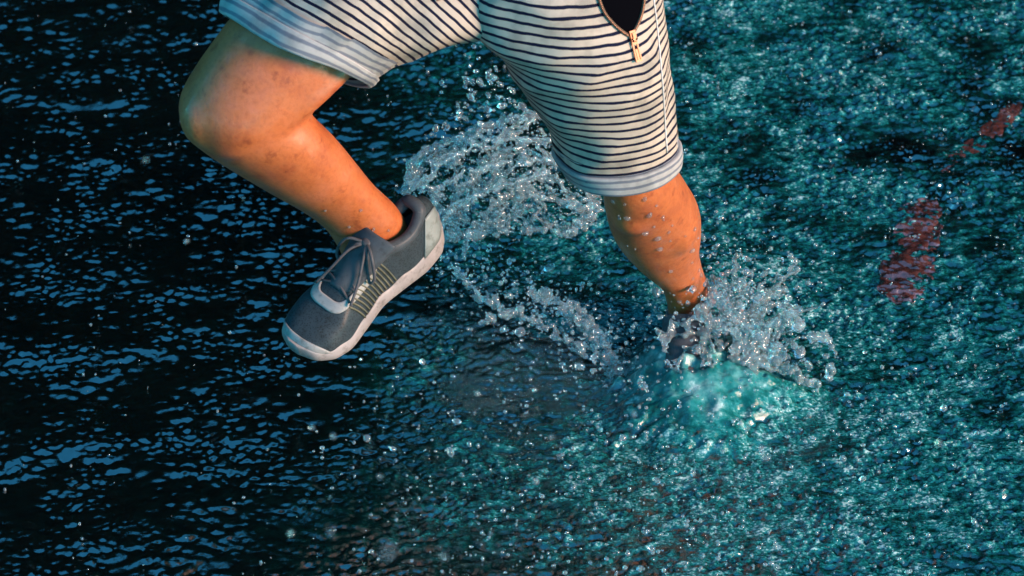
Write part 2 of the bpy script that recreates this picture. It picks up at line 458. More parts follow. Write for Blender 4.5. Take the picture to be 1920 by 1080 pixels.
# unseen dark mass added out of frame so the ripples mirror black
DARKMASS, t_, b_ = mat('mirrored_dark', (.004, .006, .004), .95, **{'Specular IOR Level': 0.0})
tv, tf = [], []
for i in range(10500):
    a = R(random.uniform(-68, 68)); d = random.uniform(20, 26)
    h = 29.0 + 3.0 * mnoise.noise(Vector((a * 6, 0, 0))) + 1.8 * mnoise.noise(Vector((a * 23, 3, 0)))
    z = h * random.uniform(0, 1); s = random.uniform(.5, 1.35)
    c = Vector((math.sin(a) * d, math.cos(a) * d, z)); k = len(tv)
    for q in ((1, 0, 0), (-1, 0, 0), (0, 1, 0), (0, -1, 0), (0, 0, 1), (0, 0, -1)):
        tv.append(c + Vector((q[0] + random.uniform(-.4, .4), q[1] + random.uniform(-.4, .4), q[2] + random.uniform(-.4, .4))) * s * random.uniform(.6, 1.4))
    for q in ((0, 2, 4), (2, 1, 4), (1, 3, 4), (3, 0, 4), (2, 0, 5), (1, 2, 5), (3, 1, 5), (0, 3, 5)):
        tf.append(tuple(k + e for e in q))
dark_mass = link('mirror_backdrop', meshdata('mirror_backdrop', tv, tf), DARKMASS, smooth=False)
tag(dark_mass, 'unseen dark leafy mass added beyond the water for the ripples to mirror', 'trees', kind='stuff')

# ------------------------------------------------------------------ person
pl = G(1288, 690)
person = bpy.data.objects.new('person', None); person.location = pl; col.objects.link(person)
tag(person, 'person running through shallow water in striped shorts and grey running shoes', 'person')
bpy.context.view_layer.update()

# ---- body: both legs and hips, one continuous surface
parts = []
th = [ell((730, -240), (890, -90), -868, (20, -10), 80), ell((600, -95), (760, 40), -872, (18, -5), 86),
      ell((450, 18), (650, 128), -868, (10, 10), 92), ell((408, 66), (642, 152), -862, (10, 12), 95), ell((357, 140), (608, 186), -858, (12, 12), 92),
      ell((334, 195), (575, 222), -855, (14, 12), 86), ell((345, 245), (535, 252), -852, (14, 14), 76), ell((385, 290), (490, 275), -850, (10, 14), 45)]
parts.append(loft(th, 44)[:2])
sh = [ell((350, 225), (470, 130), -850, (30, 25), 55), ell((368, 272), (545, 180), -840, (34, 28), 72), ell((405, 302), (588, 218), -815, (35, 28), 74),
      ell((455, 333), (627, 256), -775, (33, 27), 70), ell((515, 368), (665, 302), -725, (30, 25), 62), ell((568, 398), (700, 345), -680, (28, 22), 55),
      ell((610, 430), (738, 380), -635, (25, 20), 50), ell((634, 464), (760, 412), -595, (24, 18), 52), ell((645, 488), (764, 448), -570, (20, 15), 50),
      ell((640, 515), (730, 478), -560, (16, 14), 42)]
parts.append(loft(sh, 52)[:2])
ft1 = [ell((650, 500), (745, 430), -575, (16, 14), 40), ell((625, 545), (715, 510), -590, (16, 14), 34), ell((590, 600), (665, 590), -610, (12, 12), 22)]
parts.append(loft(ft1, 14)[:2])
pt = [ell((940, -200), (1170, -190), -856, (10, 35), 95), ell((985, 0), (1200, -10), -838, (10, 40), 98), ell((1060, 190), (1240, 180), -730, (5, 50), 95),
      ell((1112, 300), (1262, 290), -670, (0, 50), 76), ell((1128, 345), (1272, 332), -640, (-4, 52), 66), ell((1133, 380), (1292, 366), -590, (-6, 56), 48),
      ell((1143, 420), (1312, 402), -520, (-6, 56), 40), ell((1163, 455), (1316, 440), -450, (-4, 52), 34), ell((1196, 490), (1312, 476), -380, (-2, 45), 28),
      ell((1230, 520), (1318, 508), -310, (0, 38), 26), ell((1244, 546), (1328, 536), -262, (0, 32), 28), ell((1250, 572), (1330, 566), -235, (0, 28), 34),
      ell((1254, 600), (1325, 596), -220, (0, 24), 36)]
parts.append(loft(pt, 64)[:2])
ft2 = [ell((1258, 590), (1322, 590), -225, (0, 20), 34), ell((1262, 640), (1312, 640), -250, (0, 10), 22), ell((1262, 680), (1305, 680), -280, (0, 8), 14)]
parts.append(loft(ft2, 14)[:2])
pel = [ell((840, -330), (1130, -320), -870, (0, 20), 85), ell((810, -230), (1140, -230), -866, (5, 25), 90), ell((810, -130), (1150, -130), -862, (10, 30), 88), ell((870, -40), (1130, -50), -856, (5, 25), 70)]
parts.append(loft(pel, 16)[:2])
def ball(c, r, ax=None):
    bm = bmesh.new(); bmesh.ops.create_icosphere(bm, subdivisions=3, radius=1)
    M = Matrix.Identity(3) if ax is None else ax
    v = [Vector(c) + M @ Vector((q.co.x * r[0], q.co.y * r[1], q.co.z * r[2])) for q in bm.verts]
    f = [tuple(x.index for x in q.verts) for q in bm.faces]; bm.free(); return v, f
def axes(x, y):
    x = x.normalized(); z = x.cross(y).normalized(); y = z.cross(x); return Matrix((x, y, z)).transposed()
# kneecap, hamstring cord behind the knee, inner calf, ankle bones
parts.append(ball(P(392, 222, -866), (.040, .036, .034), axes(VD(.3, 1, 0), VD(1, 0, 0))))
parts.append(tube([P(660, 120, -905), P(590, 188, -912), P(530, 230, -905), P(490, 270, -890)], .012, 12))
parts.append(ball(P(695, 435, -640), (.018, .018, .016)))
parts.append(ball(P(1278, 412, -520), (.022, .045, .030), axes(VD(1, 0, 0), VD(.1, 1, .3))))
parts.append(ball(P(1187, 395, -620), (.030, .034, .030)))
bm_v, bm_f = join(parts)
body = link('body', meshdata('body', bm_v, bm_f), SKIN, person); fix_normals(body.data)
md = body.modifiers.new('r', 'REMESH'); md.mode = 'VOXEL'; md.voxel_size = .0042
ms = body.modifiers.new('s', 'SMOOTH'); ms.factor = .5; ms.iterations = 30
bake(body); body.data.shade_smooth(); body.data.materials.clear(); body.data.materials.append(SKIN)

# ---- shorts
NR, NC = 150, 96
def cloth_tube(rings, spacing, phase, wr, seed):
    a = catmull(np.array([catmull(r, NC, True) if len(r) != NC else r for r in rings]), NR, False)
    # stripe coordinate: mean travelled distance between rings
    pw = np.array([[P(*q) for q in r] for r in a])
    step = np.linalg.norm(np.diff(pw, axis=0), axis=2)
    near = step[:, NC // 4 - 8:NC // 4 + 9].mean(1)
    t = np.concatenate([[0], np.cumsum(near)]) / spacing + phase
    return pw, t
def grid_faces(nr, nc, base=0):
    f = []
    for i in range(nr - 1):
        for j in range(nc):
            k = (j + 1) % nc; f.append((base + i * nc + j, base + i * nc + k, base + (i + 1) * nc + k, base + (i + 1) * nc + j))
    return f
def add_attr(me, vals):
    a = me.attributes.new('stripe', 'FLOAT', 'POINT'); a.data.foreach_set('value', np.asarray(vals, np.float32))
def wrinkle(pw, amp, seed, sc_=(7, 16, 9)):
    c = pw.mean(1, keepdims=True); n = pw - c; n /= np.linalg.norm(n, axis=2, keepdims=True)
    out = pw.copy()
    for i in range(pw.shape[0]):
        for j in range(pw.shape[1]):
            q = pw[i, j]
            h = mnoise.noise(Vector((q[0] * sc_[0] + seed, q[1] * sc_[1], q[2] * sc_[2] + q[0] * 6))) + .45 * mnoise.noise(Vector((q[0] * 24, q[1] * 24 + seed, q[2] * 20)))
            h += .9 * (.45 - abs(mnoise.noise(Vector((q[0] * 9 + q[2] * 5 + seed, q[1] * 5, q[2] * 13 - q[0] * 9)))) * 2.2)
            out[i, j] = q + n[i, j] * h * amp
    return out

# image-right leg of the shorts (planted leg)
E_ = lambda *a, **k: ell(*a, n=NC, **k)
rr_rings = [E_((800, -330), (1205, -320), -860, (20, 50), 165), E_((815, -200), (1215, -190), -860, (30, 60), 165), E_((830, -90), (1226, -80), -858, (36, 76), 160),
            E_((850, 0), (1236, -10), -850, (40, 92), 155), E_((893, 62), (1244, 45), -838, (44, 92), 148), E_((941, 114), (1250, 98), -815, (38, 82), 138),
            E_((977, 163), (1254, 146), -790, (34, 74), 128), E_((1004, 204), (1257, 188), -765, (28, 68), 120), E_((1025, 243), (1259, 226), -742, (24, 62), 114),
            E_((1043, 286), (1260, 268), -715, (20, 54), 108), E_((1054, 320), (1262, 302), -695, (16, 50), 104)]
pwR, tR = cloth_tube(rr_rings, .0121, .35, 0, 1)
pwR = wrinkle(pwR, .0062, 3.1)
# image-left leg of the shorts (raised thigh)
C_ = lambda pts, d: ctl(pts, d, NC)
ll_rings = [C_([(690, -350, 0), (860, -250, -120), (1000, -90, -90), (1000, -40, 0), (900, -60, 90), (790, -200, 120)], -846),
            C_([(600, -250, 0), (790, -150, -120), (945, 15, -92), (955, 45, 0), (850, -10, 90), (720, -150, 120)], -846),
            C_([(545, -180, 0), (725, -92, -120), (880, 52, -98), (905, 66, 0), (800, 20, 85), (650, -90, 115)], -852),
            C_([(500, -120, 0), (660, -38, -118), (795, 70, -100), (826, 96, 0), (740, 60, 80), (600, -50, 110)], -862),
            C_([(463, -62, 0), (603, 15, -115), (722, 90, -102), (762, 118, 0), (690, 92, 75), (560, 0, 105)], -872),
            C_([(435, -10, 0), (552, 58, -112), (665, 112, -100), (712, 146, 0), (650, 128, 72), (520, 50, 100)], -868),
            C_([(420, 22, 0), (528, 88, -108), (642, 128, -96), (694, 160, -2), (630, 150, 70), (500, 78, 96)], -866)]
pwL, tL = cloth_tube(ll_rings, .0120, .1, 0, 2)
pwL = wrinkle(pwL, .0066, 8.7)
ww_rings = [E_((700, -400), (1216, -385), -866, (10, 40), 150), E_((690, -300), (1214, -290), -866, (15, 50), 156), E_((705, -190), (1204, -190), -862, (18, 55), 150),
            E_((760, -110), (1190, -110), -858, (20, 50), 138), E_((840, -50), (1170, -60), -852, (20, 30), 118)]
pwW, tW = cloth_tube(ww_rings, .0131, .6, 0, 3)
pwW = wrinkle(pwW, .004, 5.5)
hemR, hemL = pwR.copy(), pwL.copy()
for q, i0 in ((pwR, NR - 15), (pwL, NR - 26)):      # the leg ends inside its turned-up hem
    c = q.mean(1, keepdims=True); n = q - c; n /= np.linalg.norm(n, axis=2, keepdims=True)
    q -= n * (np.clip((np.arange(NR) - i0 + 1) / 2.5, 0, 1) * .011)[:, None, None]
sv = np.concatenate([pwR.reshape(-1, 3), pwL.reshape(-1, 3), pwW.reshape(-1, 3)])
sf = grid_faces(NR, NC) + grid_faces(NR, NC, NR * NC) + grid_faces(NR, NC, 2 * NR * NC)
me = meshdata('shorts', sv, sf); add_attr(me, np.concatenate([np.repeat(tR, NC), np.repeat(tL, NC), np.repeat(tW, NC)])); fix_normals(me)
shorts = link('shorts', me, STRIPE, person)
md = shorts.modifiers.new('t', 'SOLIDIFY'); md.thickness = .0016; md.offset = -1
bvh = BVHTree.FromPolygons([tuple(v) for v in sv], sf)
bvh_body = BVHTree.FromPolygons([tuple(v.co) for v in body.data.vertices], [tuple(p.vertices) for p in body.data.polygons])
def onto(tree, px, py, off=.0):
    r = (FWD + RGT * ((px - 960) / FPX) + UPV * ((540 - py) / FPX)).normalized()
    h = tree.ray_cast(CAM, r)
    if h[0] is None: return None
    n = h[1] if h[1].dot(r) < 0 else -h[1]
    return h[0] + n * off, n
def sub(name, me, m, parent, smooth=True):
    o = link(name, me, m, None, smooth); o.parent = parent; o.matrix_parent_inverse = parent.matrix_world.inverted() if False else Matrix.Identity(4)
    return o
bpy.context.view_layer.update()
# cuffs: doubled, rolled hem bands
def cuff(pw, i0, flare, rows, dphase, sp):
    base = pw[i0:]; c = base.mean(1, keepdims=True)
    n = np.cross(np.gradient(base, axis=0), np.roll(base, -1, 1) - np.roll(base, 1, 1)); n /= np.linalg.norm(n, axis=2, keepdims=True)
    n *= np.sign((n * (base - c)).sum(2).mean())
    k = len(base)
    off = (flare * (.75 + .25 * np.sin(np.linspace(0, 1.0, k) * math.pi)))[:, None, None] + .0026
    out = base + n * off
    tail = []
    last, axis = out[-1], (out[-1] - out[-4]); axis /= np.linalg.norm(axis, axis=1, keepdims=True)
    nn = n[-1]
    for q in range(1, 7):
        a = q / 6 * math.pi; tail.append(last - nn * (1 - math.cos(a)) * .0026 + axis * math.sin(a) * .0026)
    for q in range(1, 12): tail.append(tail[5] - axis * .004 * q - nn * .0004 * q)
    top = [out[0] - n[0] * .0075, out[0] - n[0] * .003]
    full = np.concatenate([np.array(top), out, np.array(tail)])
    L = np.concatenate([[0], np.cumsum(np.linalg.norm(np.diff(full, axis=0), axis=2).mean(1))])
    me = meshdata('cuff', full.reshape(-1, 3), grid_faces(len(full), NC)); add_attr(me, np.repeat(L / sp + dphase, NC)); fix_normals(me)
    return sub('cuff', me, CUFF, shorts)
cuff(hemR, NR - 15, .0035, 0, .2, .0105)
cuff(hemL, NR - 26, .0055, 0, .0, .0105)

# pocket on the planted side: dark gap between the open zip tapes
left_e = [(1112, -40), (1121, -5), (1131, 22), (1146, 42), (1162, 57), (1176, 67)]
right_e = [(1206, -40), (1206, -5), (1203, 18), (1197, 38), (1189, 55), (1181, 68)]
le = catmull(left_e, 24, False); re_ = catmull(right_e, 24, False)
pv, pf = [], []
for a, b in zip(le, re_):
    for u in np.linspace(0, 1, 9):
        h = onto(bvh, *(a + (b - a) * u), .0012 if True else 0); pv.append(h[0])
for i in range(23):
    for j in range(8): pf.append((i * 9 + j, i * 9 + j + 1, (i + 1) * 9 + j + 1, (i + 1) * 9 + j))
pk = sub('pocket_lining', meshdata('pocket_lining', pv, pf), LINING, shorts)
tp, teeth = [], []
for e in (le, re_):
    pth = [onto(bvh, *q, .0022)[0] for q in e]; tp.append(tube(pth, .0021, 8))
    dense = catmull(np.array(pth), 70, False)
    for q in dense[::1]:
        teeth.append(ball(Vector(q) + Vector((0, -.0012, .0008)), (.0012, .0012, .0008)))
sub('zip_tape', meshdata('zip_tape', *join(tp)), TAPE, shorts)
tt = sub('zip_teeth', meshdata('zip_teeth', *join(teeth)), BRASS, shorts); tt['kind'] = 'stuff'
def pull(cx, cy, ex, ey):
    a, n = onto(bvh, cx, cy, .004); b, _ = onto(bvh, ex, ey, .005)
    t = (b - a).normalized(); s = t.cross(n).normalized()
    def bar(p0, p1, w_, h_):
        v = []; u = (p1 - p0).normalized()
        for p in (p0, p1):
            for (i, j) in ((-1, -1), (1, -1), (1, 1), (-1, 1)): v.append(p + s * i * w_ + n * j * h_)
        return v, [(0, 1, 2, 3), (7, 6, 5, 4), (0, 4, 5, 1), (1, 5, 6, 2), (2, 6, 7, 3), (3, 7, 4, 0)]
    L = (b - a).length
    me = meshdata('zip_pull', *join([
        bar(a - t * .010, a + t * .002, .0042, .0016), bar(a - t * .007, a + t * .004, .0020, .0034), tube([a + n * .003 - s * .003, a + n * .004 + t * .003, a + n * .003 + s * .003], .0011, 6),
        bar(a + t * .003 - s * .0032, b - s * .0036, .0010, .0009), bar(a + t * .003 + s * .0032, b + s * .0036, .0010, .0009),
        bar(b - t * .0022, b, .0046, .0010), bar(a + t * .0028, a + t * .007, .0038, .0011), bar(a + t * (L * .45), b - t * .001, .0016, .0008)]))
    return sub('zip_pull', me, BRASS, shorts, False)
pull(1184, 74, 1194, 114)
pull(820, -12, 825, 1)
# side seam
sp_ = [onto(bvh, *q, .0009) for q in catmull([(1222, -20), (1230, 40), (1237, 110), (1243, 180), (1247, 250), (1250, 285)], 30, False)]
sub('side_seam', meshdata('side_seam', *tube([q[0] for q in sp_ if q], .0010, 6)), SEAM, shorts)

# ------------------------------------------------------------------ running shoe, built lying along +X, sole on z = 0
L = .247
stx = np.array([0, .006, .02, .05, .09, .125, .16, .195, .222, .240, .247]) 
hwm = np.array([.004, .019, .029, .033, .030, .028, .035, .042, .039, .026, .006])     # half width, +Y side (inner, with the arch)
hwl = np.array([.004, .019, .029, .033, .033, .037, .043, .045, .040, .026, .006])     # -Y side
hgt = np.array([.062, .082, .090, .084, .086, .086, .068, .052, .044, .038, .030])     # top of upper
sob = np.array([.012, .006, .002, .000, .002, .003, .001, .000, .004, .010, .016])     # underside (rocker)
sot = np.array([.046, .043, .038, .034, .030, .027, .024, .023, .025, .030, .033])     # top of the foam
def prof(x): return [float(np.interp(x, stx, q)) for q in (hwm, hwl, hgt, sob, sot)]
NXs = 72
xst = L * (1 - np.cos(np.linspace(0, 1, NXs) * math.pi)) / 2
def smooth_arr(q):
    v = np.interp(xst, stx, q); k = np.array([1, 2, 3, 2, 1]) / 9.
    vv = np.convolve(np.pad(v, 2, 'edge'), k, 'valid'); vv[0], vv[-1] = v[0], v[-1]; return vv
Wm, Wl, Hh, Sb, St = [smooth_arr(q) for q in (hwm, hwl, hgt, sob, sot)]
def surf(u, v, off=0.0):
    """upper surface: u along the shoe 0..1 of station index, v 0 (-Y edge) .. 1 (+Y edge)"""
    i = u * (NXs - 1); x = float(np.interp(i, range(NXs), xst))
    wm, wl, h, st = [float(np.interp(i, range(NXs), q)) for q in (Wm, Wl, Hh, St)]
    a = math.pi * (1 - v); c, s = math.cos(a), math.sin(a)
    e = .72
    y = (abs(c)**e) * (1 if c > 0 else -1)
    y = y * (wm if y > 0 else wl)
    zb = st - .008
    z = zb + (h - zb) * (abs(s)**.85)
    k = (z - zb) / max(h - zb, 1e-4)
    nrw = 1 - .30 * k * (1 if x < .13 else max(0, 1 - (x - .13) / .06)) 
    y *= nrw
    p = Vector((x, y, z))
    if off:
        cen = Vector((min(max(x, .03), L - .03), 0, zb)); p = p + (p - cen).normalized() * off
    return p
NV = 40
def ux(x): return float(np.interp(x, xst, range(NXs))) / (NXs - 1)
upv = [surf(i / (NXs - 1), j / NV) for i in range(NXs) for j in range(NV + 1)]
upf = []
def in_open(x, v):
    if x < .030 or x > .108: return False
    return abs(v - .5) < .25 * math.sin(math.pi * min(1, max(0, x - .022) / .090))**.5
for i in range(NXs - 1):
    for j in range(NV):
        xc = (xst[i] + xst[i + 1]) / 2
        if in_open(xc, (j + .5) / NV): continue
        upf.append((i * (NV + 1) + j, i * (NV + 1) + j + 1, (i + 1) * (NV + 1) + j + 1, (i + 1) * (NV + 1) + j))
upper_me = meshdata('shoe', upv, upf); fix_normals(upper_me)
shoe = link('shoe', upper_me, MESHCLOTH)
md = shoe.modifiers.new('t', 'SOLIDIFY'); md.thickness = .002; md.offset = -1
def shoe_sub(name, vf, m, smooth=True):
    me = meshdata(name, *vf); fix_normals(me); return sub(name, me, m, shoe, smooth)
# sole: rounded foam wall, proud of the upper
sv_, sf_ = [], []
NP = 20
for i in range(NXs):
    wm, wl, st, sb, x = Wm[i] + .0035, Wl[i] + .0035, St[i], Sb[i], xst[i]
    xx = x + (.003 if i > NXs * .8 else 0) * (i - NXs * .8) / (NXs * .2) - (.004 * max(0, 1 - i / 10))
    for j in range(NP):
        a = 2 * math.pi * j / NP; c, s = math.cos(a), math.sin(a)
        y = (abs(c)**.35) * (1 if c > 0 else -1); z = (abs(s)**.5) * (1 if s > 0 else -1)
        yy = y * (wm if y > 0 else wl); yy *= 1 + .05 * (-z)
        sv_.append((xx, yy, (st + sb) / 2 + z * (st - sb) / 2 + (.0012 * math.sin(x * 160) if z > 0 else 0)))
for i in range(NXs - 1):
    for j in range(NP):
        k = (j + 1) % NP; sf_.append((i * NP + j, i * NP + k, (i + 1) * NP + k, (i + 1) * NP + j))
sf_.append(tuple(range(NP))); sf_.append(tuple((NXs - 1) * NP + j for j in range(NP)))
shoe_sub('sole', (sv_, sf_), SOLEM)
# tread pads
pads = []
for i in range(7):
    x = .042 + i * .0255
    wm, wl, h, sb, st = prof(x)
    for s_ in (-1, 1):
        w_ = (wm if s_ > 0 else wl) * .42; c = Vector((x, s_ * (wm if s_ > 0 else wl) * .5, sb))
        pads.append(([c + Vector((a * .009, b * w_, d * .002)) for a in (-1, 1) for b in (-1, 1) for d in (-1, 1)],
                     [(0, 1, 3, 2), (4, 6, 7, 5), (0, 4, 5, 1), (2, 3, 7, 6), (0, 2, 6, 4), (1, 5, 7, 3)]))
for q in pads: shoe_sub('tread_pad', q, OUTSOLE, False)
# overlay patches
def patch_mesh(fn, nu, nv, off, th=.0012):
    v = [fn(a / (nu - 1), b / (nv - 1)) for a in range(nu) for b in range(nv)]
    vo = [surf(u, w_, off) for u, w_ in v]; vi = [surf(u, w_, off - th - .0008) for u, w_ in v]
    n = nu * nv; f = []
    for a in range(nu - 1):
        for b in range(nv - 1):
            q = (a * nv + b, a * nv + b + 1, (a + 1) * nv + b + 1, (a + 1) * nv + b)
            f.append(q); f.append(tuple(n + e for e in reversed(q)))
    bd = [a * nv for a in range(nu)] + [(nu - 1) * nv + b for b in range(1, nv)] + [a * nv + nv - 1 for a in range(nu - 2, -1, -1)] + [b for b in range(nv - 2, 0, -1)]
    for k in range(len(bd)):
        a, b = bd[k], bd[(k + 1) % len(bd)]; f.append((a, b, n + b, n + a))
    return vo + vi, f
# toe guard round the front edge: a low band from one side to the other
def toe_fn(a, b):
    s = (a - .5) * 2                       # -1..1 round the toe
    x = L - .001 - .060 * abs(s)**1.6
    w_ = .03 + .15 * b * (1 - .6 * abs(s))
    return ux(x - .010 * b * (1 - abs(s))), (w_ if s < 0 else 1 - w_)
def toe_band(a, b):
    v = .02 + .96 * a
    x = L - .0015 - b * (.007 + .016 * abs(2 * a - 1)**2) 
    return ux(x), v
shoe_sub('toe_guard', patch_mesh(toe_band, 40, 6, .0016), OVERLAY)
for sgn in (0, 1):
    shoe_sub('heel_counter', patch_mesh(lambda a, b: (ux(.0012 + a * (.050 - .022 * b)), (b * .26 + .01) if sgn == 0 else 1 - (b * .26 + .01)), 16, 8, .0018), HEELM)
# eyestay: pale curved band round the throat
def stay(a, b):
    s = (a - .5) * 2
    x = .196 - .070 * abs(s)**2.2 - b * .013 * (1 - .2 * abs(s))
    v = .5 + (.34 - .07 * b) * math.copysign(abs(s)**.8, s)
    return ux(x), v
shoe_sub('eyestay', patch_mesh(stay, 44, 6, .0020), OVERLAY)
# ribbed webbing straps on both flanks
for sgn in (-1, 1):
    for k in range(12):
        x0 = .098 + k * .0056
        pth = []
        for q in np.linspace(0, 1, 9):
            v = (.03 + q * .26); x = x0 + .016 * q - .004 * k * 0
            pth.append(surf(ux(x), v if sgn < 0 else 1 - v, .0012))
        shoe_sub('side_strap', tube(pth, .0013, 6), WEBM)
# tongue
tv_, tf_ = [], []
NT = 18
for i in range(NT):
    t = i / (NT - 1)
    x = .170 - t * .072; z = float(np.interp(t, [0, .5, .8, 1], [.064, .084, .096, .104])); w_ = .017 + .014 * t
    for j in range(11):
        s = j / 10 * 2 - 1
        tv_.append(Vector((x - .006 * t * abs(s)**2 * 1.5, s * w_, z - .012 * s * s)))
for i in range(NT - 1):
    for j in range(10): tf_.append((i * 11 + j, i * 11 + j + 1, (i + 1) * 11 + j + 1, (i + 1) * 11 + j))
tg = shoe_sub('tongue', (tv_, tf_), COLLARM); md = tg.modifiers.new('t', 'SOLIDIFY'); md.thickness = .006; md.offset = 0
sb_ = tg.modifiers.new('s', 'SUBSURF'); sb_.levels = sb_.render_levels = 1
# padded collar following the rim of the opening
rim_p = []
for a in np.linspace(0, 1, 49):
    s = a * 2 - 1
    x = .112 - .083 * math.cos(s * math.pi / 2)**.75
    vv = .5 + .245 * math.copysign(max(0.0, math.sin(math.pi * min(1, max(0.02, (x - .022) / .090))))**.5, s) * (1 if abs(s) > .12 else abs(s) / .12)
    q = surf(ux(max(x, .007)), vv, 0); q.z += .002 + .006 * max(0, 1 - x / .04)
    rim_p.append(q)
shoe_sub('collar', tube(catmull(np.array(rim_p), 80, False), .0080, 12), COLLARM)
# laces
def lace(pts, r=.00185, bow=False):
    o = shoe_sub('lace', tube(catmull(np.array([list(p) for p in pts]), 30, False), r, 8), LACEM)
    if bow: o['bow'] = 1
for k in range(5):
    x = .172 - k * .0145; x2 = x - .0145
    wd = .20 + .012 * k
    a0, a1 = surf(ux(x), .5 - wd, .003), surf(ux(x2), .5 + wd, .003); b0, b1 = surf(ux(x), .5 + wd, .003), surf(ux(x2), .5 - wd, .003)
    for e, (p, q) in enumerate(((a0, a1), (b0, b1))):
        mid = (p + q) / 2 + Vector((0, 0, .004 + .003 * e + .0018 * k)); lace([p, p.lerp(mid, .6) + Vector((0, 0, .002)), mid, q.lerp(mid, .6) + Vector((0, 0, .002)), q])
kn = Vector((.112, 0, .097))
lace([kn, kn + Vector((.012, .020, .002)), kn + Vector((.022, .032, -.022)), kn + Vector((.026, .026, -.030)), kn + Vector((.012, .012, -.002)), kn], .0020, True)
lace([kn, kn + Vector((.012, -.020, .004)), kn + Vector((.020, -.032, -.020)), kn + Vector((.026, -.024, -.028)), kn + Vector((.012, -.010, -.002)), kn], .0020, True)
lace([kn, kn + Vector((.018, .012, -.002)), kn + Vector((.040, .022, -.022)), kn + Vector((.064, .030, -.038))], .0019, True)
lace([kn, kn + Vector((.020, -.010, -.002)), kn + Vector((.046, -.016, -.016)), kn + Vector((.066, -.026, -.036))], .0019, True)
shoe_sub('lace_knot', ball(kn, (.006, .007, .005)), LACEM)

def shoe_matrix(heel, toe, up, mirror=False):
    x = (toe - heel).normalized(); z = (up - x * up.dot(x)).normalized(); y = z.cross(x)
    M = Matrix((x, y, z)).transposed().to_4x4()
    M.translation = heel
    if mirror: M = M @ Matrix.Diagonal((1, -1, 1, 1))
    return M
def put(o, M):
    o.parent = person; o.matrix_parent_inverse = Matrix.Translation(person.location).inverted(); o.matrix_basis = M
put(shoe, shoe_matrix(P(816, 438, -520), P(566, 662, -655), VD(-.20, -.44, -.87)))
sh2 = shoe.copy(); col.objects.link(sh2); sh2.name = 'shoe'
for ch in list(shoe.children):
    if ch.get('bow'): continue
    c = ch.copy(); col.objects.link(c); c.parent = sh2
ank = P(1290, 566, -227)
hd = Vector((-.10, -1, -.10)).normalized()
heel2 = ank - hd * .062 - Vector((0, 0, .086))
put(sh2, shoe_matrix(heel2, heel2 + hd * L, Vector((0, 0, 1)), True))

# ------------------------------------------------------------------ rust red lumps awash on the right; what they are is left open
RED, t_, b_ = mat('rust_red', (.25, .05, .03), .25)
n_ = noise_node(t_, 30, 4, .6, geo_pos(t_))
t_.links.new(ramp(t_, n_.outputs[0], [(.3, (.02, .010, .010)), (.5, (.085, .026, .021)), (.7, (.16, .072, .066))]), b_.inputs['Base Color'])
nb = noise_node(t_, 140, 3, .6, geo_pos(t_)); bump(t_, b_, nb.outputs[0], .8, .003)
b_.inputs['Coat Weight'].default_value = 1.0; b_.inputs['Coat Roughness'].default_value = .03; b_.inputs['Coat IOR'].default_value = 2.2
def lump(path, rad, hgt_, label, seed):
    pts = catmull(np.array([list(G(*q)) for q in path]), 130, False)
    V_, F_ = tube([Vector(p) for p in pts], 1.0, 44, lambda t: rad * max(.05, math.sqrt(max(0, 1 - abs(2 * t - 1)**5))))
    for i, v in enumerate(V_):
        c = Vector(pts[min(i // 44, 129)])
        h = mnoise.noise(Vector((v.x * 30 + seed, v.y * 30, v.z * 30))) * .6
        q = (Vector(v) - c) * (1 + h * .7); q.z *= hgt_ / rad
        k = c + q
        f = mnoise.noise(Vector((k.x * 80, k.y * 80 + seed, 0))) + .8 * mnoise.noise(Vector((k.x * 190, k.y * 190 + seed, 4)))
        k.z += f * hgt_ * 1.05 - .0010
        V_[i] = k
    o = link('red_lump', meshdata('red_lump', V_, F_), RED); fix_normals(o.data)
    tag(o, label, 'rock'); return o
lump([(1742, 372), (1722, 420), (1708, 480), (1696, 530), (1692, 568)], .033, .0036, 'long rust red lump awash in the broken water right of the runner', 2)
lump([(1912, 190), (1880, 225), (1840, 262), (1800, 290), (1768, 322)], .015, .0014, 'dim narrow rust red streak under water by the right edge', 9)

